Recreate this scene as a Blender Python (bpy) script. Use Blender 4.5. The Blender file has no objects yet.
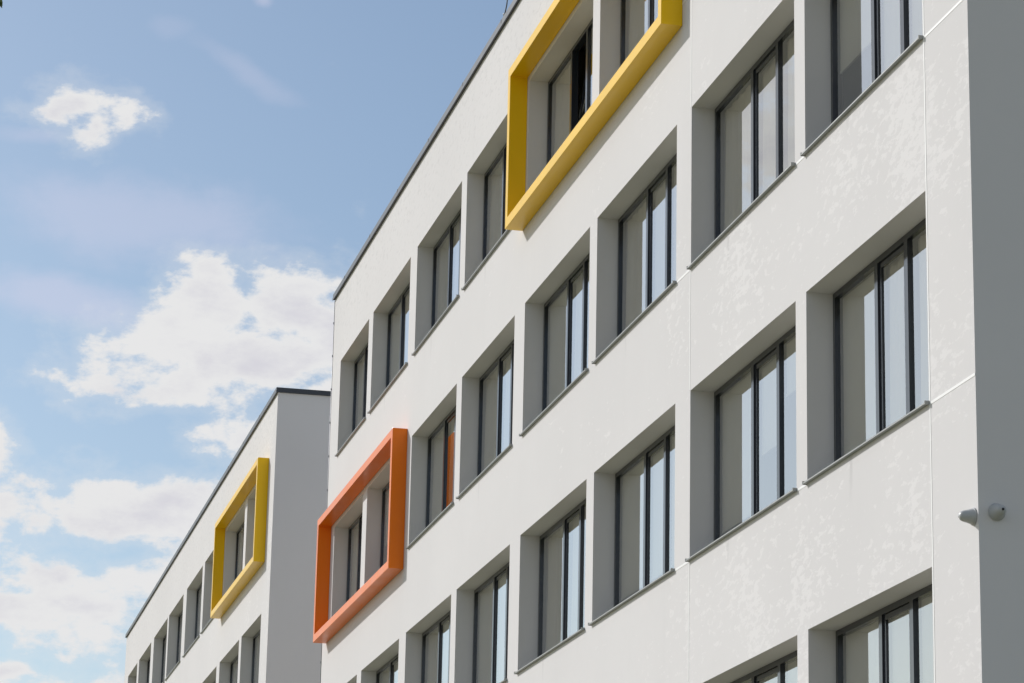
import bpy, bmesh, math, random
from mathutils import Vector, Matrix, Euler
random.seed(11)
S = bpy.context.scene
C = S.collection
GZ = 1.6                                   # eye height: facade heights are measured from the eye

# ------------------------------------------------------------------ helpers
class MB:
    """collects shapes for ONE mesh object"""
    def __init__(self): self.bm = bmesh.new()
    def quad(self, *p):
        return self.bm.faces.new([self.bm.verts.new(q) for q in p])
    def box(self, x0, x1, y0, y1, z0, z1):
        b = self.bm
        v = [b.verts.new((x, y, z)) for x in (x0, x1) for y in (y0, y1) for z in (z0, z1)]
        for f in ((0,1,3,2),(4,6,7,5),(0,4,5,1),(2,3,7,6),(0,2,6,4),(1,5,7,3)):
            b.faces.new([v[i] for i in f])
        return self
    def tube(self, pts, r, seg=8, caps=True):
        b = self.bm; rings = []
        pts = [Vector(p) for p in pts]
        rs = r if isinstance(r, (list, tuple)) else [r]*len(pts)
        for i, p in enumerate(pts):
            t = (pts[min(i+1, len(pts)-1)] - pts[max(i-1, 0)]).normalized()
            a = t.orthogonal().normalized() if i == 0 else (a - t*a.dot(t)).normalized()
            c = t.cross(a)
            rings.append([b.verts.new(p + (a*math.cos(k*2*math.pi/seg) + c*math.sin(k*2*math.pi/seg))*rs[i]) for k in range(seg)])
        for A, B in zip(rings, rings[1:]):
            for k in range(seg):
                b.faces.new((A[k], A[(k+1) % seg], B[(k+1) % seg], B[k]))
        if caps:
            b.faces.new(rings[0][::-1]); b.faces.new(rings[-1])
        return self
    def lathe(self, prof, seg=24):
        """profile of (radius, height) about +Z"""
        b = self.bm; rings = []
        for r, h in prof:
            if r < 1e-6: rings.append([b.verts.new((0, 0, h))])
            else: rings.append([b.verts.new((r*math.cos(k*2*math.pi/seg), r*math.sin(k*2*math.pi/seg), h)) for k in range(seg)])
        for A, B in zip(rings, rings[1:]):
            for k in range(seg):
                if len(A) == 1 and len(B) == 1: continue
                if len(A) == 1: b.faces.new((A[0], B[(k+1) % seg], B[k]))
                elif len(B) == 1: b.faces.new((A[k], A[(k+1) % seg], B[0]))
                else: b.faces.new((A[k], A[(k+1) % seg], B[(k+1) % seg], B[k]))
        return self
    def mesh(self, name, mat, smooth=False, normals=True):
        me = bpy.data.meshes.new(name)
        if normals: bmesh.ops.recalc_face_normals(self.bm, faces=self.bm.faces[:])
        self.bm.to_mesh(me); self.bm.free()
        me.materials.append(mat)
        if smooth:
            for p in me.polygons: p.use_smooth = True
        return me
    def build(self, name, mat, parent=None, smooth=False, loc=None, normals=True):
        return link(name, self.mesh(name, mat, smooth, normals), parent, loc)

def link(name, me, parent=None, loc=None, rot=None):
    o = bpy.data.objects.new(name, me); C.objects.link(o)
    if parent is not None: o.parent = parent
    if loc is not None: o.location = loc
    if rot is not None: o.rotation_euler = rot
    return o

def empty(name, loc, parent=None):
    o = bpy.data.objects.new(name, None); C.objects.link(o); o.location = loc
    o.empty_display_size = .3
    if parent is not None: o.parent = parent
    return o

def tag(o, label, cat, group=None):
    o['label'] = label; o['category'] = cat
    if group: o['group'] = group
    return o

# ------------------------------------------------------------------ materials
def new_mat(name):
    m = bpy.data.materials.new(name); m.use_nodes = True
    nt = m.node_tree; bs = nt.nodes['Principled BSDF']
    return m, nt, bs
def N(nt, t, **kw):
    n = nt.nodes.new(t)
    for k, v in kw.items(): setattr(n, k, v)
    return n
def mth(nt, op, a, b=None, c=None, clamp=False):
    n = N(nt, 'ShaderNodeMath', operation=op); n.use_clamp = clamp
    for i, v in enumerate((a, b, c)):
        if v is None: continue
        if isinstance(v, (int, float)): n.inputs[i].default_value = v
        else: nt.links.new(v, n.inputs[i])
    return n.outputs[0]
def maprange(nt, v, a, b, c=0., d=1., smooth=True):
    n = N(nt, 'ShaderNodeMapRange', interpolation_type='SMOOTHSTEP' if smooth else 'LINEAR')
    nt.links.new(v, n.inputs[0])
    for i, q in enumerate((a, b, c, d)): n.inputs[i+1].default_value = q
    return n.outputs[0]
def noise(nt, vec, scale, detail=4, rough=.55, dist=0.):
    n = N(nt, 'ShaderNodeTexNoise'); n.inputs['Scale'].default_value = scale
    n.inputs['Detail'].default_value = detail; n.inputs['Roughness'].default_value = rough
    n.inputs['Distortion'].default_value = dist
    if vec is not None: nt.links.new(vec, n.inputs['Vector'])
    return n.outputs['Fac']
def mixc(nt, f, a, b, mode='MIX'):
    n = N(nt, 'ShaderNodeMix', data_type='RGBA', blend_type=mode)
    if isinstance(f, (int, float)): n.inputs[0].default_value = f
    else: nt.links.new(f, n.inputs[0])
    for i, v in ((6, a), (7, b)):
        if isinstance(v, tuple): n.inputs[i].default_value = (*v, 1) if len(v) == 3 else v
        else: nt.links.new(v, n.inputs[i])
    return n.outputs[2]
def scaled(nt, vec, s):
    n = N(nt, 'ShaderNodeMapping'); n.inputs['Scale'].default_value = s
    nt.links.new(vec, n.inputs['Vector']); return n.outputs[0]

def plaster(name, base, patch=1.0, stains=()):
    m, nt, bs = new_mat(name)
    tc = N(nt, 'ShaderNodeTexCoord').outputs['Object']
    sx = N(nt, 'ShaderNodeSeparateXYZ'); nt.links.new(tc, sx.inputs[0])
    # whitish bloom of lime on the weather side, in small ragged clusters towards the near end
    n1 = noise(nt, scaled(nt, tc, (.85, .85, 2.1)), 5.4, 9, .68, .2)
    n2 = noise(nt, tc, .5, 3, .5)
    n3 = noise(nt, scaled(nt, tc, (.7, .7, 1.5)), 7., 7, .66)
    front = maprange(nt, sx.outputs[1], .0, .004, 1., 0., False)
    cl = mth(nt, 'ADD', mth(nt, 'MULTIPLY', n1, .75), mth(nt, 'MULTIPLY', n2, .45))
    cl = mth(nt, 'ADD', cl, maprange(nt, sx.outputs[0], -1., 17., -.05, .030))
    p = mth(nt, 'MULTIPLY', maprange(nt, cl, .672, .71), front)
    top = mth(nt, 'MULTIPLY', maprange(nt, sx.outputs[2], 16.4, 18.4), front)
    sp = mth(nt, 'MULTIPLY', maprange(nt, n3, .50, .66), top)
    big = maprange(nt, noise(nt, tc, .23, 4, .55), .3, .7)
    fine = maprange(nt, noise(nt, tc, 5., 6, .65), .45, .7)
    lo = tuple(c*.955 for c in base); hi = tuple(min(1, c*1.09) for c in base)
    col = mixc(nt, big, base, lo)
    col = mixc(nt, mth(nt, 'MULTIPLY', fine, .25), col, tuple(c*.95 for c in base))
    # faint streaks of run-off
    stq = maprange(nt, noise(nt, scaled(nt, tc, (1.6, 1., .10)), 2.0, 4, .55), .54, .80)
    col = mixc(nt, mth(nt, 'MULTIPLY', stq, .22), col, tuple(c*.90 for c in base))
    for (sx0, sz1, ln, k) in stains:                     # run-off below the drain holes of some sills
        wx = maprange(nt, mth(nt, 'ABSOLUTE', mth(nt, 'SUBTRACT', mth(nt, 'ADD', sx.outputs[0], mth(nt, 'MULTIPLY', mth(nt, 'SUBTRACT', fine, .5), .03)), sx0)), .01, .07, 1., 0.)
        dz = mth(nt, 'SUBTRACT', sz1, sx.outputs[2])
        wz = mth(nt, 'MULTIPLY', maprange(nt, dz, -.002, .002, 0., 1., False), maprange(nt, dz, .05, ln, 1., 0.))
        ww = mth(nt, 'MULTIPLY', mth(nt, 'MULTIPLY', wx, wz), front)
        col = mixc(nt, mth(nt, 'MULTIPLY', ww, k), col, tuple(c*.72 for c in base))
    col = mixc(nt, mth(nt, 'MULTIPLY', p, patch), col, hi)
    col = mixc(nt, mth(nt, 'MULTIPLY', sp, .95), col, tuple(c*.86 for c in base))
    nt.links.new(col, bs.inputs['Base Color'])
    bs.inputs['Roughness'].default_value = .92; bs.inputs['Specular IOR Level'].default_value = .25
    b = N(nt, 'ShaderNodeBump'); b.inputs['Strength'].default_value = .25; b.inputs['Distance'].default_value = .004
    nt.links.new(noise(nt, tc, 130, 3, .6), b.inputs['Height'])
    b2 = N(nt, 'ShaderNodeBump'); b2.inputs['Strength'].default_value = .25; b2.inputs['Distance'].default_value = .012
    nt.links.new(noise(nt, tc, 1.1, 4, .5), b2.inputs['Height']); nt.links.new(b.outputs[0], b2.inputs['Normal'])
    nt.links.new(b2.outputs[0], bs.inputs['Normal'])
    return m

def simple(name, col, rough, metal=0., spec=.5, var=.08, scale=3., bump=0.):
    m, nt, bs = new_mat(name)
    tc = N(nt, 'ShaderNodeTexCoord').outputs['Object']
    n = noise(nt, tc, scale, 5, .6)
    c = mixc(nt, n, tuple(q*(1-var) for q in col), tuple(min(1, q*(1+var)) for q in col))
    nt.links.new(c, bs.inputs['Base Color'])
    r = maprange(nt, n, .2, .8, max(.02, rough-.06), rough+.06)
    nt.links.new(r, bs.inputs['Roughness'])
    bs.inputs['Metallic'].default_value = metal; bs.inputs['Specular IOR Level'].default_value = spec
    if bump:
        b = N(nt, 'ShaderNodeBump'); b.inputs['Strength'].default_value = .3; b.inputs['Distance'].default_value = bump
        nt.links.new(noise(nt, tc, 1.3, 2, .5), b.inputs['Height']); nt.links.new(b.outputs[0], bs.inputs['Normal'])
    return m

def coat(m):
    b = m.node_tree.nodes['Principled BSDF']
    b.inputs['Coat Weight'].default_value = .10; b.inputs['Coat Roughness'].default_value = .08; b.inputs['Specular IOR Level'].default_value = .22
def glass_mat():
    m = bpy.data.materials.new('insulated_glass'); m.use_nodes = True
    nt = m.node_tree; nt.nodes.clear()
    out = N(nt, 'ShaderNodeOutputMaterial')
    tc = N(nt, 'ShaderNodeTexCoord').outputs['Object']
    b = N(nt, 'ShaderNodeBump'); b.inputs['Strength'].default_value = .25; b.inputs['Distance'].default_value = .0012
    nt.links.new(noise(nt, tc, 1.4, 2, .5), b.inputs['Height'])
    fr = N(nt, 'ShaderNodeFresnel'); fr.inputs['IOR'].default_value = 1.5
    R = fr.outputs[0]                                   # four surfaces of a double pane: 4R/(1+3R)
    R4 = mth(nt, 'DIVIDE', mth(nt, 'MULTIPLY', R, 4.), mth(nt, 'ADD', mth(nt, 'MULTIPLY', R, 3.), 1.))
    gl = N(nt, 'ShaderNodeBsdfGlossy'); gl.inputs['Roughness'].default_value = .004
    gl.inputs['Color'].default_value = (.97, .985, 1, 1)
    nt.links.new(b.outputs[0], gl.inputs['Normal'])
    tr = N(nt, 'ShaderNodeBsdfTransparent'); tr.inputs['Color'].default_value = (.95, .935, .88, 1)
    mx = N(nt, 'ShaderNodeMixShader'); nt.links.new(R4, mx.inputs[0])
    nt.links.new(tr.outputs[0], mx.inputs[1]); nt.links.new(gl.outputs[0], mx.inputs[2])
    nt.links.new(mx.outputs[0], out.inputs['Surface'])
    return m

FH, H3, WH, D = 3.5, 8.488, 2.016, .30
def head(r): return H3 + (3-r)*FH + GZ
def sill(r): return head(r) - WH
ROOF = 17.09 + GZ
MID = (-23.03-59.03)/2                      # centre of the near block
STAINS = [(-26.30, 3, .55, .5), (-30.40, 3, .42, .35), (-30.40, 2, .60, .45), (-26.30, 2, .3, .25), (-34.9, 2, .4, .25),
          (-39.2, 3, .45, .3), (-48.1, 1, .6, .35), (-43.8, 2, .5, .3), (-52.6, 1, .45, .3), (-43.7, 1, .5, .3)]
M = dict(
    wall=plaster('white_plaster', (.70, .683, .683), .7, [(u-MID, sill(r)-.012, ln, k) for u, r, ln, k in STAINS]),
    joint=simple('pale_joint_profile', (.84, .84, .83), .6, var=.03),
    coping=simple('anthracite_sheet', (.035, .04, .052), .42, var=.15),
    frame=simple('anthracite_frame', (.024, .027, .035), .13, spec=.65, var=.1),
    sill=simple('grey_aluminium_sill', (.30, .31, .30), .42, metal=.25, var=.08),
    yellow=simple('yellow_coated_metal', (.93, .56, .006), .36, var=.03, scale=1.5, bump=.0015),
    orange=simple('orange_coated_metal', (.90, .20, .008), .36, var=.03, scale=1.5, bump=.0015),
    glass=glass_mat(),
    curtain=simple('pale_curtain', (.80, .755, .67), .9, var=.06, scale=5.),
    blind=simple('pale_roller_blind', (.80, .775, .72), .85, var=.04, scale=6.),
    room=simple('room_paint', (.50, .49, .46), .9, var=.04),
    roof=simple('roof_gravel', (.25, .25, .24), .95, var=.3, scale=20.),
    white=simple('white_plastic', (.44, .45, .45), .38, var=.03),
    black=simple('black_lens', (.01, .01, .012), .12, var=.05),
    steel=simple('galvanised_steel', (.16, .165, .18), .4, metal=.6, var=.15),
    bark=simple('grey_bark', (.16, .13, .10), .95, var=.35, scale=14., bump=.02),
)

coat(M['yellow']); coat(M['orange'])

def leaf_mat():
    m, nt, bs = new_mat('green_leaf')
    gi = N(nt, 'ShaderNodeNewGeometry').outputs['Random Per Island']
    c = mixc(nt, gi, (.045, .085, .018), (.11, .15, .035))
    nt.links.new(c, bs.inputs['Base Color']); bs.inputs['Roughness'].default_value = .55
    bs.inputs['Transmission Weight'].default_value = 0.
    return m
M['leaf'] = leaf_mat()

def ground_mat():
    m, nt, bs = new_mat('dry_lawn_and_gravel')
    tc = N(nt, 'ShaderNodeTexCoord').outputs['Object']
    a = maprange(nt, noise(nt, tc, .15, 5, .6), .42, .58)
    f = noise(nt, tc, 7., 6, .7)
    grass = mixc(nt, f, (.12, .135, .040), (.23, .235, .095))
    grav = mixc(nt, f, (.23, .205, .13), (.36, .32, .22))
    nt.links.new(mixc(nt, a, grass, grav), bs.inputs['Base Color'])
    bs.inputs['Roughness'].default_value = .95
    b = N(nt, 'ShaderNodeBump'); b.inputs['Distance'].default_value = .05
    nt.links.new(noise(nt, tc, 12, 6, .7), b.inputs['Height']); nt.links.new(b.outputs[0], bs.inputs['Normal'])
    return m
M['ground'] = ground_mat()

# ------------------------------------------------------------------ ground
g = MB(); g.quad((-1500,-1500,0),(1500,-1500,0),(1500,1500,0),(-1500,1500,0))
go = g.build('ground', M['ground']); go['kind'] = 'structure'
pv = MB(); pv.box(-112, -15, -6.6, -4.9, -.1, .06)
po = pv.build('pavement', simple('concrete_paving', (.34, .335, .31), .9, var=.15, scale=5.)); po['kind'] = 'structure'

# ------------------------------------------------------------------ windows
mcache = {}
def cached(key, fn):
    if key not in mcache: mcache[key] = fn()
    return mcache[key]

def frame_mesh(W, c0, c1):
    def f():
        m = MB(); b = .062; y0, y1 = D-.014, D+.085; H = WH
        z0 = .03
        m.box(.002, b, y0, y1, z0, H-.002); m.box(W-b, W-.002, y0, y1, z0, H-.002)
        m.box(b, W-b, y0, y1, H-b, H-.002); m.box(b, W-b, y0, y1, z0, z0+b)
        for c in (c0, c1): m.box(c-.045, c+.045, y0, y1, z0+b, H-b)
        return m.mesh('frame', M['frame'])
    return cached(('frame', W), f)
def sash_mesh(w, h):
    def f():                                            # local: hinge line at the bottom
        m = MB(); b = .06; y0, y1 = -.008, .045
        m.box(.006, b, y0, y1, .006, h-.006); m.box(w-b, w-.006, y0, y1, .006, h-.006)
        m.box(b, w-b, y0, y1, h-b, h-.006); m.box(b, w-b, y0, y1, .006, b)
        return m.mesh('sash', M['frame'])
    return cached(('sash', w), f)
def pane_mesh(w, h):
    def f():
        m = MB(); m.box(0, w, 0, .024, 0, h); 
        return m.mesh('pane', M['glass'])
    # a double pane is one optical layer here: a single sheet
    def f1():
        m = MB(); m.quad((0,0,0),(w,0,0),(w,0,h),(0,0,h)); return m.mesh('pane', M['glass'])
    return cached(('pane', round(w, 3), round(h, 3)), f1)
def sill_mesh(W):
    def f():
        m = MB()
        m.box(.004, W-.004, .0, D+.03, .004, .026)                       # sheet inside the opening
        m.box(-.008, W+.008, -.046, -.002, -.004, .010)                  # nosing
        m.box(-.020, -.008, -.049, -.002, -.010, .026)                   # end caps
        m.box(W+.008, W+.020, -.049, -.002, -.010, .026)
        return m.mesh('sill', M['sill'])
    return cached(('sill', W), f)
def blind_mesh(w, h):
    def f():
        m = MB(); m.box(0, w, 0, .006, -h, 0); m.box(.01, w-.01, -.008, .014, -h-.03, -h)
        return m.mesh('blind', M['blind'])
    return cached(('blind', round(w, 3), round(h, 3)), f)

def curtain_mesh(w, h, k):
    def f():
        R = random.Random(k*7+3); m = MB(); b = m.bm; n = max(6, int(w/.022)); prev = None
        f1, f2, p1, p2 = R.uniform(5.5, 7.5), R.uniform(13, 17), R.uniform(0, 6), R.uniform(0, 6)
        for i in range(n+1):
            x = w*i/n
            col = []
            for z, a in ((0, .010), (-h*.5, .020), (-h, .026)):
                y = a*(math.sin(x*f1*math.tau/1.6+p1 + z*.25) + .45*math.sin(x*f2*math.tau/1.6+p2 - z*.4))
                col.append(b.verts.new((x, y, z)))
            if prev:
                for q in range(2): b.faces.new((prev[q], col[q], col[q+1], prev[q+1]))
            prev = col
        return m.mesh('curtain', M['curtain'], True, False)
    return cached(('curtain', round(w, 3), round(h, 2), k), f)

def make_window(parent, u, r, W, blinds=(0, 0, 0), tilt=0., label=None):
    """opening from u to u+W on the front plane y=0 of parent space"""
    w = empty('window', (u, 0, sill(r)), parent)
    if label: w['label'] = label
    mid = min(.93, W*.245); c0 = W/2 - mid/2; c1 = W/2 + mid/2
    link('frame', frame_mesh(W, c0, c1), w)
    link('sill', sill_mesh(W), w)
    b, z0 = .062, .03; h = WH - z0 - 2*b; zb = z0 + b
    yg = D + .014
    link('pane', pane_mesh(c0-.045-b, h), w, (b, yg, zb))
    link('pane', pane_mesh(W-b-c1-.045, h), w, (c1+.045, yg, zb))
    sw = c1-c0-.09
    rot = (-tilt, 0, 0)
    link('sash', sash_mesh(sw, h), w, (c0+.045, D+.012, zb), rot)
    pl = pane_mesh(sw-.12, h-.12)
    off = Euler(rot).to_matrix() @ Vector((.06, .006, .06))
    link('pane', pl, w, Vector((c0+.045, D+.012, zb)) + off, rot)
    spans = ((b+.01, c0-.05), (c0+.05, c1-.05), (c1+.05, W-b-.01))
    for (a, e), q in zip(spans, blinds):
        if q > 0.02 and not (tilt and a > c0 and e < c1):
            if q > 1: link('curtain', curtain_mesh((e-a)*(q-1), h, int(q*10) % 4), w, (a, D+.092, WH-b))
            else: link('blind', blind_mesh(e-a, round(q*h, 2)), w, (a, D+.068, WH-b))
    return w

# ------------------------------------------------------------------ the two blocks
def build_block(name, label, u0, u1, cols, depth, windows_of):
    root = empty(name, ((u0+u1)/2, 0, 0)); tag(root, label, 'building')
    ox = -(u0+u1)/2
    rows = (1, 2, 3, 4, 5)
    T = .42
    us = sorted([u0, u1] + [q for c in cols for q in c]); zs = sorted([-.3, ROOF] + [sill(r) for r in rows] + [head(r) for r in rows])
    def is_open(a, z): return any(L <= a <= R for L, R in cols) and any(sill(r) <= z <= head(r) for r in rows)
    m = MB(); bm = m.bm; V = {}
    def vv(u, y, z):
        k = (round(u, 4), round(y, 4), round(z, 4))
        if k not in V: V[k] = bm.verts.new((u, y, z))
        return V[k]
    def q(*p):
        bm.faces.new([vv(*a) for a in p])
    for a, b in zip(us, us[1:]):
        for c, d in zip(zs, zs[1:]):
            if not is_open((a+b)/2, (c+d)/2):
                q((a,0,c),(b,0,c),(b,0,d),(a,0,d))
                q((a,T,c),(a,T,d),(b,T,d),(b,T,c))
    for L, R in cols:
        for r in rows:
            s, h = sill(r), head(r)
            q((L,0,s),(L,0,h),(L,T,h),(L,T,s)); q((R,0,s),(R,T,s),(R,T,h),(R,0,h))
            q((L,0,h),(R,0,h),(R,T,h),(L,T,h)); q((L,0,s),(L,T,s),(R,T,s),(R,0,s))
    for z0, z1 in zip(zs, zs[1:]):                       # gable walls, outer and inner skin
        q((u1,0,z0),(u1,depth,z0),(u1,depth,z1),(u1,0,z1)); q((u0,0,z0),(u0,0,z1),(u0,depth,z1),(u0,depth,z0))
    e = .3
    q((u1,depth,-.3),(u0,depth,-.3),(u0,depth,ROOF),(u1,depth,ROOF))
    # parapet top ring
    q((u0,0,ROOF),(u1,0,ROOF),(u1,T,ROOF),(u0,T,ROOF))
    for v in bm.verts: v.co.x += ox
    wall = m.build('wall', M['wall'], root)
    # interior floors, back and cross walls: what one can see through the panes
    it = MB()
    for r in (0,) + rows:
        zb = sill(r) - .95 if r > 0 else ROOF - .55
        it.box(u0+.32+ox, u1-.32+ox, T+.003, depth-.02, zb-.36, zb)
    it.box(u0+.32+ox, u1-.32+ox, 5.8, 5.95, .0, ROOF-.95)
    for (a, b) in list(zip(cols, cols[1:]))[1::2]:
        x = (a[1]+b[0])/2 + ox
        it.box(x-.08, x+.08, T+.003, 5.79, .0, ROOF-.95)
    for x in (u0+.02+ox, u1-.31+ox): it.box(x, x+.29, T+.004, depth-.03, 0, ROOF-.6)
    it.build('interior', M['room'], root)
    # coping
    c = MB(); o, hgt = .045, .115
    c.box(u0-o+ox, u1+o+ox, -o, T+.03, ROOF, ROOF+hgt)
    c.box(u0-o+ox, u0+T+ox, T+.03, depth-T, ROOF, ROOF+hgt)
    c.box(u1-T+ox, u1+o+ox, T+.03, depth-T, ROOF, ROOF+hgt)
    c.box(u0-o+ox, u1+o+ox, depth-T, depth+o, ROOF, ROOF+hgt)
    c.box(u0-o-.006+ox, u1+o+.006+ox, -o-.007, -o-.001, ROOF-.012, ROOF+.040)     # drip edge
    x = u0 + 1.4
    while x < u1 - .5:                                    # lapped sheet joints
        c.box(x-.03+ox, x+.03+ox, -o-.004, -o-.0005, ROOF+.041, ROOF+hgt+.003); x += 2.98
    c.build('coping', M['coping'], root)
    for i, (L, R) in enumerate(cols):
        for r in rows:
            kw = windows_of(i, r)
            make_window(root, L+ox, r, round(R-L, 3), **kw)
    return root, ox

def surround(root, ox, L, R, r, mat, label):
    """projecting box frame round two windows: four mitred plates"""
    O, t, s = .272, .15, .006
    x0, x1, z0, z1 = L-.27+ox, R+.22+ox, sill(r)-.285, head(r)+.235
    ring = lambda y, d: [(x0+d, y, z0+d), (x1-d, y, z0+d), (x1-d, y, z1-d), (x0+d, y, z1-d)]
    m = MB()
    A, B = ring(-O, 0), ring(-O, t)         # front lip
    Cc, Dd = ring(-.001, 0), ring(-.001, t)
    bm = m.bm
    vs = [[bm.verts.new(p) for p in q] for q in (A, B, Cc, Dd)]
    for k in range(4):
        j = (k+1) % 4
        bm.faces.new((vs[0][k], vs[0][j], vs[1][j], vs[1][k]))
        bm.faces.new((vs[0][k], vs[2][k], vs[2][j], vs[0][j]))
        bm.faces.new((vs[1][k], vs[1][j], vs[3][j], vs[3][k]))
        bm.faces.new((vs[2][k], vs[3][k], vs[3][j], vs[2][j]))
    bmesh.ops.bevel(bm, geom=[e for e in bm.edges], offset=.004, segments=1, affect='EDGES')
    o = m.build('window_surround', mat, root); o['label'] = label
    return o

mainL = [-57.98, -54.144, -49.642, -45.315, -40.764, -36.443, -31.901, -27.621]
mainR = [-54.62, -50.291, -45.738, -41.449, -36.842, -32.542, -27.968, -24.156]
main_cols = list(zip(mainL, mainR))
sec_cols = [(-102.98,-99.74),(-99.13,-95.22),(-94.36,-90.36),(-89.97,-86.08),(-85.22,-81.37),(-80.88,-77.03),(-76.38,-72.54),(-72.10,-68.60)]
rb = random.Random(4)
def drawn():                                     # up to 1: roller blind lowered that far; above 1: curtain covering (q-1) of the bay
    p = rb.random()
    return 2.0 if p < .45 else rb.choice((1.9, 1.6)) if p < .6 else 1.0 if p < .8 else rb.choice((.30, .55, .86))
def main_win(i, r):
    k = 8 - i                                     # counted from the near corner
    q = drawn(); d = dict(blinds=(q, q, q))
    if rb.random() < .3: d['blinds'] = (q, drawn(), drawn())
    if (k, r) == (4, 1): d['tilt'] = math.radians(6.5); d['label'] = 'window with its middle sash tilted open'
    elif (k, r) == (3, 3): d['blinds'] = (.86, .86, .86)
    elif (k, r) == (1, 2): d['blinds'] = (.55, 1., 1.)
    elif (k, r) == (1, 4): d['blinds'] = (1., 1., 1.)
    return d
def sec_win(i, r):
    q = drawn()
    return dict(blinds=(q, q, q))

E0, E1 = -23.03, -59.03
main, mox = build_block('office_building', 'near white plaster block with orange and yellow box surrounds on its long window front', E1, E0, main_cols, 14., main_win)
sec, sox = build_block('office_building', 'farther white block beyond the gap, with grey shaded end wall and one yellow box surround', -104.40, -67.32, sec_cols, 14., sec_win)
surround(main, mox, mainL[4], mainR[5], 1, M['yellow'], 'large yellow box surround projecting round two top windows')
surround(main, mox, mainL[0]-.27, mainR[1], 2, M['orange'], 'orange box surround projecting round two windows')
surround(sec, sox, sec_cols[6][0], sec_cols[7][1], 1, M['yellow'], 'yellow box surround round two windows by the corner')

# pale joint profiles in the plaster of the near block
def strip(x0, x1, z0, z1):
    MB().box(x0+mox, x1+mox, -.003, -.0005, z0, z1).build('joint_profile', M['joint'], main)
xc = mainR[7]+.03
strip(xc-.011, xc+.011, 0., ROOF-.03)
xc = mainL[6]-.02
zz = [0.] + sorted([sill(r)-.03 for r in (1,2,3,4,5)] + [head(r)+.01 for r in (1,2,3,4,5)]) + [ROOF-.03]
for a, b in zip(zz[::2], zz[1::2]): strip(xc-.011, xc+.011, a, b)
for r in (1, 2, 3, 4):
    z = sill(r)
    for a, b in ((mainR[7]+.045, E0-.003), (mainR[6]+.03, mainL[7]-.03), (mainR[5]+.03, mainL[6]-.035)):
        strip(a, b, z-.014, z+.012)

# ------------------------------------------------------------------ small things on the building
def dome_camera(loc, rot, label, off=.06):
    root = empty('security_camera', loc); root.rotation_euler = rot
    tag(root, label, 'security camera')
    MB().lathe([(0,.001),(.076,.001),(.078,.008),(.074,.016),(.0,.016)]).build('base_plate', M['white'], root, True)
    MB().lathe([(.070,.0165),(.064,.036),(.055,.066),(.050,.090),(.045,.108),(.035,.124),(.019,.134),(0,.138)]).build('housing', M['white'], root, True)
    l = MB().lathe([(.012,0),(.012,.005),(.008,.008),(0,.009)], 16).build('lens', M['black'], root, True)
    d = Vector((off, 0, math.sqrt(1-off*off)))
    l.location = Vector((.004, 0, .1365)) if off < .3 else Vector((.036, 0, .118)); l.rotation_euler = d.to_track_quat('Z', 'Y').to_euler()
    return root
# +Z of the camera is its outward axis
dome_camera((E0-.10, -.0005, 5.235+GZ), Matrix(((-1,0,0),(0,0,-1),(0,-1,0))).to_euler(), 'white conical security camera on the bright long front beside the corner', .8)
dome_camera((E0+.0005, .165, 5.265+GZ), Matrix(((0,0,1),(1,0,0),(0,1,0))).to_euler(), 'round white security camera with a dark lens on the grey shaded end wall')
rod = empty('lightning_rod', (-42.80, .05, ROOF+.116))
tag(rod, 'thin dark lightning rod with bent foot on the roof edge of the near block', 'lightning rod')
MB().tube([(-.09,0,.17),(-.03,0,.21),(.06,0,.29),(.085,0,.36),(.085,0,.5),(.085,0,1.7)], .011, 8).build('rod', M['steel'], rod, True)
MB().lathe([(0,0),(.05,0),(.05,.012),(.012,.02),(.010,.145),(0,.145)], 16).build('foot', M['steel'], rod, True, loc=(-.09,0,.001))
MB().lathe([(0,.0),(.022,.004),(.030,.022),(.022,.042),(0,.046)], 14).build('insulator', M['white'], rod, True, loc=(-.09,0,.147))

cable = empty('lightning_cable', (E1-.014, -.004, 0))
tag(cable, 'thin dark lightning cable clipped down the far edge of the near block', 'cable')
MB().tube([(0,0,.2),(0,0,6),(0,0,12),(0,0,ROOF-.03)], .008, 6).build('wire', M['steel'], cable, True)
cm = MB().box(-.020,.013,-.016,.016,-.02,.02).mesh('clip', M['steel'])
z = .9
while z < ROOF-.3:
    link('clip', cm, cable, (0, 0, z)); z += .72

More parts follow.
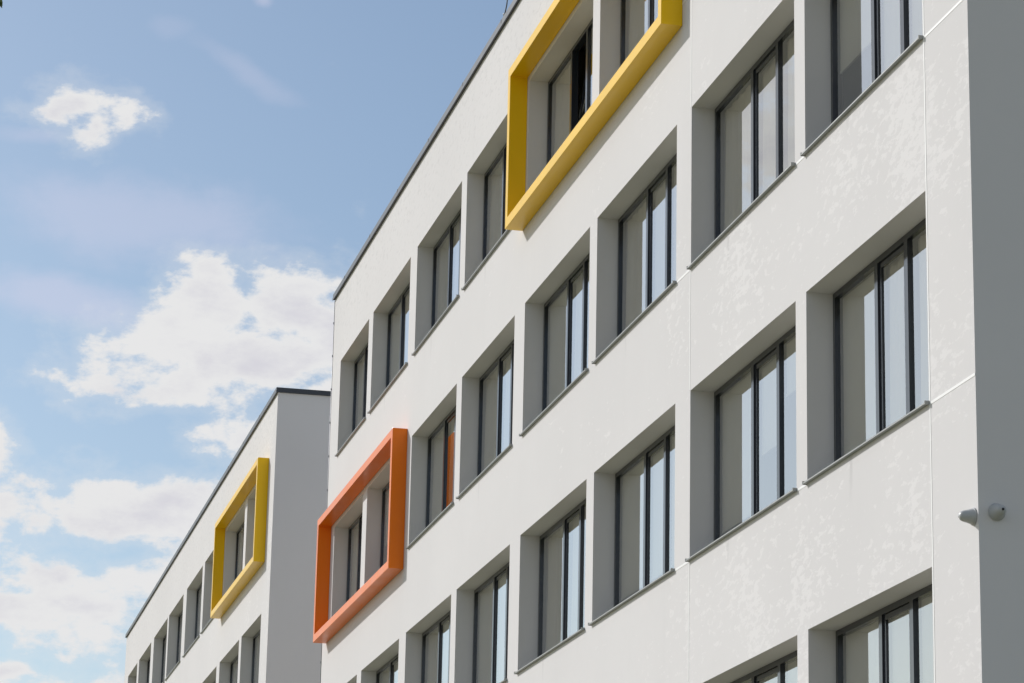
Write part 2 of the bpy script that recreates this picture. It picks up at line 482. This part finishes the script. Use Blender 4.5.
# ------------------------------------------------------------------ the tree whose leaf tip enters the picture
def tree(base, tip, label):
    root = empty('leafy_tree', base); tag(root, label, 'tree')
    bx = Vector(base); R = random.Random(7)
    tr = MB(); tr.tube([(0,0,-.2),(.05,0,1.5),(-.05,.1,3.2),(.05,.05,5.2),(0,0,7.8)], [.19,.15,.12,.08,.02], 10)
    cr = Vector((0, 0, 7.0))
    ends = []
    tipl = Vector(tip) - bx
    for k in range(26):
        a = R.uniform(0, 2*math.pi); h = R.uniform(2.6, 7.2); ln = R.uniform(.9, 1.75)*(1.15 - abs(h-4.8)/6)
        s = Vector((0, .05, h)); e = s + Vector((math.cos(a)*ln, math.sin(a)*ln, R.uniform(.35, 1.2)))
        mid = (s+e)/2 + Vector((0, 0, -.08))
        tr.tube([s, mid, e], [.045, .028, .008], 6); ends.append((s, mid, e))
    s = Vector((0, .05, 5.6)); mid = s.lerp(tipl, .55) + Vector((0, 0, .22))
    tr.tube([s, mid, tipl + Vector((-.0, -.06, .05))], [.045, .022, .004], 6)
    tr.build('trunk', M['bark'], root, True)
    lf = MB(); b = lf.bm
    def leaf(p, sz, d):
        d = d.normalized(); sd = d.cross(Vector((R.uniform(-1,1), R.uniform(-1,1), R.uniform(-1,1)))).normalized()
        up = d.cross(sd)
        pts = [p, p+d*sz*.35+sd*sz*.28, p+d*sz*.75+sd*sz*.2+up*sz*.05, p+d*sz, p+d*sz*.75-sd*sz*.2+up*sz*.05, p+d*sz*.35-sd*sz*.28]
        b.faces.new([b.verts.new(q) for q in pts])
    for s0, m0, e0 in ends:
        for k in range(360):
            t = R.uniform(.25, 1.08)
            p = s0.lerp(m0, t*2) if t < .5 else m0.lerp(e0, t*2-1)
            p = p + Vector((R.gauss(0,.17), R.gauss(0,.17), R.gauss(0,.15)))
            leaf(p, R.uniform(.08, .14), Vector((R.uniform(-1,1), R.uniform(-1,1), R.uniform(-1,.3))))
    for k in range(70):                                  # the long twig
        t = R.uniform(.2, .9); p = s.lerp(mid, t*2) if t < .5 else mid.lerp(tipl, t*2-1)
        p = p + Vector((R.gauss(0,.07), -abs(R.gauss(0,.09)), R.gauss(0,.07)))
        leaf(p, R.uniform(.05, .09), Vector((R.uniform(-1,1), R.uniform(-1,.2), R.uniform(-1,.2))))
    for dx in (0, .012, -.01):
        leaf(tipl + Vector((dx, -.034, .050+dx)), .075, Vector((.1, .62, -.75)))
    lf.build('crown', M['leaf'], root, normals=False)
    return root
CAM = Vector((0, -9.1736, GZ))
tipdir = Vector((-.9320, .0283, .3610))
# ray leaves the eye towards -X; facade normal is -Y
tip = CAM + Vector((-.93164, .02818, .36228))*16.2
tree((tip.x-.3, tip.y-2.45, 0), tip, 'green leafy tree beside the near block, one leaf tip at the top left corner')

# ------------------------------------------------------------------ sun, sky with clouds
sun_dir = Vector((-.333, -.274, .271)).normalized()          # towards the sun
el = math.asin(sun_dir.z); az = math.atan2(sun_dir.x, sun_dir.y)
sl = bpy.data.lights.new('sun', 'SUN'); sl.energy = 3.45; sl.angle = math.radians(.53); sl.color = (1., .978, .955)
so = bpy.data.objects.new('sun', sl); C.objects.link(so); so.location = (0, -30, 40)
so.rotation_euler = sun_dir.to_track_quat('Z', 'Y').to_euler()

W = bpy.data.worlds.new('World'); S.world = W; W.use_nodes = True
nt = W.node_tree; nt.nodes.clear()
out = N(nt, 'ShaderNodeOutputWorld'); bg = N(nt, 'ShaderNodeBackground')
sky = N(nt, 'ShaderNodeTexSky', sky_type='NISHITA')
sky.sun_disc = False; sky.sun_elevation = el; sky.sun_rotation = az
sky.altitude = 300; sky.air_density = 1.0; sky.dust_density = 1.5; sky.ozone_density = .2
geo = N(nt, 'ShaderNodeTexCoord').outputs['Generated']
sp = N(nt, 'ShaderNodeSeparateXYZ'); nt.links.new(geo, sp.inputs[0])
X, Y, Z = sp.outputs
AZ = mth(nt, 'ARCTAN2', Y, mth(nt, 'MULTIPLY', X, -1.))      # 0 along -X, positive towards +Y
EL = mth(nt, 'ARCSINE', Z)
deg = math.radians
#        azimuth, elevation, half width, half height (degrees)
CL = [(2.94, 19.32, 0.37, 0.14, 0.38), (3.51, 19.52, 0.5, 0.25, 0.5), (3.94, 19.16, 0.37, 0.33, 0.56), (4.54, 19.36, 0.29, 0.25, 0.45), (7.02, 14.97, 2.02, 0.9, 1), (6.17, 15.96, 0.69, 0.62, 0.85), (7.72, 15.97, 1.02, 0.59, 0.95), (9.12, 15.35, 1.42, 0.98, 1), (5.55, 14.45, 1.05, 0.47, 0.85), (8.55, 14.25, 1.01, 0.49, 0.8), (7.39, 13.33, 1.2, 0.43, 0.9), (5.15, 11.61, 1.95, 0.59, 1), (4.28, 9.76, 2.14, 0.68, 1), (5.77, 10.32, 1.09, 0.49, 1), (2.7, 9.74, 0.99, 0.51, 1), (2.59, 12.9, 0.36, 0.31, 0.7), (3.07, 8.48, 0.47, 0.18, 0.6), (3.05, 10.27, 0.4, 0.12, 0.4), (4.91, 8.22, 1.58, 0.2, 0.4), (-17.55, 19.41, 1.3, 1.1, 0.9)]
STREAKS = [(7.17, 20.22, 1.27, 0.25, -0.42, 0.2), (5.27, 21.08, 0.45, 0.23, -0.2, 0.12), (2.67, 18.88, 0.82, 0.2, 0.1, 0.22), (4.78, 17.38, 3.07, 0.78, -0.1, 0.34), (3.68, 15.67, 1.84, 0.49, 0, 0.42), (7.2, 21.67, 0.25, 0.16, 0, 0.35)]
warp = N(nt, 'ShaderNodeTexNoise'); warp.inputs['Scale'].default_value = 9.; warp.inputs['Detail'].default_value = 6
nt.links.new(geo, warp.inputs['Vector'])
ws = N(nt, 'ShaderNodeSeparateColor'); nt.links.new(warp.outputs['Color'], ws.inputs[0])
AZw = mth(nt, 'ADD', AZ, mth(nt, 'MULTIPLY', mth(nt, 'SUBTRACT', ws.outputs[0], .5), .05))
ELw = mth(nt, 'ADD', EL, mth(nt, 'MULTIPLY', mth(nt, 'SUBTRACT', ws.outputs[1], .5), .035))
F = None
for a, e, sa, se, k in CL:
    dx = mth(nt, 'DIVIDE', mth(nt, 'SUBTRACT', AZw, deg(a)), deg(sa))
    dy = mth(nt, 'DIVIDE', mth(nt, 'SUBTRACT', ELw, deg(e)), deg(se))
    d = mth(nt, 'SQRT', mth(nt, 'ADD', mth(nt, 'MULTIPLY', dx, dx), mth(nt, 'MULTIPLY', dy, dy)))
    f = mth(nt, 'MULTIPLY', mth(nt, 'SUBTRACT', 1.55, d), k)
    F = f if F is None else mth(nt, 'SMOOTH_MAX', F, f, .25)
# far from the named clouds: ordinary fair-weather cover
cover = mth(nt, 'MULTIPLY', mth(nt, 'SUBTRACT', noise(nt, scaled(nt, geo, (1, 1, 2.2)), 2.3, 3, .5), .46), 4.)
away = maprange(nt, mth(nt, 'ABSOLUTE', mth(nt, 'SUBTRACT', AZ, deg(6.))), deg(34), deg(60), -2.5, 0.)
F = mth(nt, 'MAXIMUM', F, mth(nt, 'ADD', cover, away))
F = mth(nt, 'MAXIMUM', F, -1.2)
st = scaled(nt, geo, (1, 1, 1.7))
n_big = noise(nt, st, 26., 9, .58, .2); n_fine = noise(nt, st, 90., 7, .62)
puff = N(nt, 'ShaderNodeTexVoronoi', feature='SMOOTH_F1'); puff.inputs['Scale'].default_value = 48.; puff.inputs['Smoothness'].default_value = .6
nt.links.new(st, puff.inputs['Vector'])
dens = mth(nt, 'ADD', F, mth(nt, 'MULTIPLY', mth(nt, 'SUBTRACT', n_big, .52), 3.6))
dens = mth(nt, 'ADD', dens, mth(nt, 'MULTIPLY', mth(nt, 'SUBTRACT', n_fine, .5), 1.7))
dens = mth(nt, 'ADD', dens, mth(nt, 'MULTIPLY', mth(nt, 'SUBTRACT', .45, puff.outputs['Distance']), .5))
alpha = maprange(nt, dens, -.05, .62)
thin = mth(nt, 'MULTIPLY', maprange(nt, dens, -.65, .3), .22)
alpha = mth(nt, 'MAXIMUM', alpha, thin)
# a few thin high streaks
def streak(a, e, sa, se, tilt, k):
    dx = mth(nt, 'SUBTRACT', AZw, deg(a)); dy = mth(nt, 'SUBTRACT', ELw, deg(e)); c, q = math.cos(tilt), math.sin(tilt)
    u = mth(nt, 'DIVIDE', mth(nt, 'ADD', mth(nt, 'MULTIPLY', dx, c), mth(nt, 'MULTIPLY', dy, q)), deg(sa))
    v = mth(nt, 'DIVIDE', mth(nt, 'SUBTRACT', mth(nt, 'MULTIPLY', dy, c), mth(nt, 'MULTIPLY', dx, q)), deg(se))
    r = mth(nt, 'SQRT', mth(nt, 'ADD', mth(nt, 'MULTIPLY', u, u), mth(nt, 'MULTIPLY', v, v)))
    return mth(nt, 'MULTIPLY', maprange(nt, mth(nt, 'ADD', r, mth(nt, 'MULTIPLY', mth(nt, 'SUBTRACT', n_big, .5), 2.2)), .1, 1.3, 1., 0.), k)
veil = None
for q in STREAKS:
    z = streak(*q); veil = z if veil is None else mth(nt, 'MAXIMUM', veil, z)
thick = maprange(nt, mth(nt, 'ADD', dens, mth(nt, 'MULTIPLY', mth(nt, 'SUBTRACT', noise(nt, scaled(nt, geo, (1, 1, 2.6)), 30., 5, .55), .5), 3.)), .55, 2.1)
ccol = mixc(nt, thick, (7.75, 7.75, 7.8), (6.55, 6.5, 7.0))
skyc = mixc(nt, 1., sky.outputs[0], (.935, 1.01, 1.05), 'MULTIPLY')
fin = mixc(nt, alpha, mixc(nt, veil, skyc, (6.6, 6.5, 7.9)), ccol)
nt.links.new(fin, bg.inputs['Color']); bg.inputs['Strength'].default_value = .108
nt.links.new(bg.outputs[0], out.inputs['Surface'])

# ------------------------------------------------------------------ camera
def v3(u, v, n): return Vector((u, -n, v))
fw = v3(-.94213632, .26310475, -.20773792); rt = v3(.22074205, .020526, -.97511621); up = v3(.25229368, .9645489, .07741658)
cd = bpy.data.cameras.new('camera'); co = bpy.data.objects.new('camera', cd); C.objects.link(co)
cd.sensor_width = 36.; cd.lens = 2935.54*36/1024; cd.clip_start = .1; cd.clip_end = 5000
mw = Matrix.Identity(4)
for i in range(3): mw[i][0], mw[i][1], mw[i][2], mw[i][3] = rt[i], up[i], -fw[i], CAM[i]
co.matrix_world = mw
S.camera = co
S.view_settings.view_transform = 'Standard'; S.view_settings.look = 'None'
S.view_settings.gamma = 1; S.view_settings.use_curve_mapping = False; S.view_settings.exposure = -.07
S.cycles.max_bounces = 7; S.cycles.transparent_max_bounces = 12
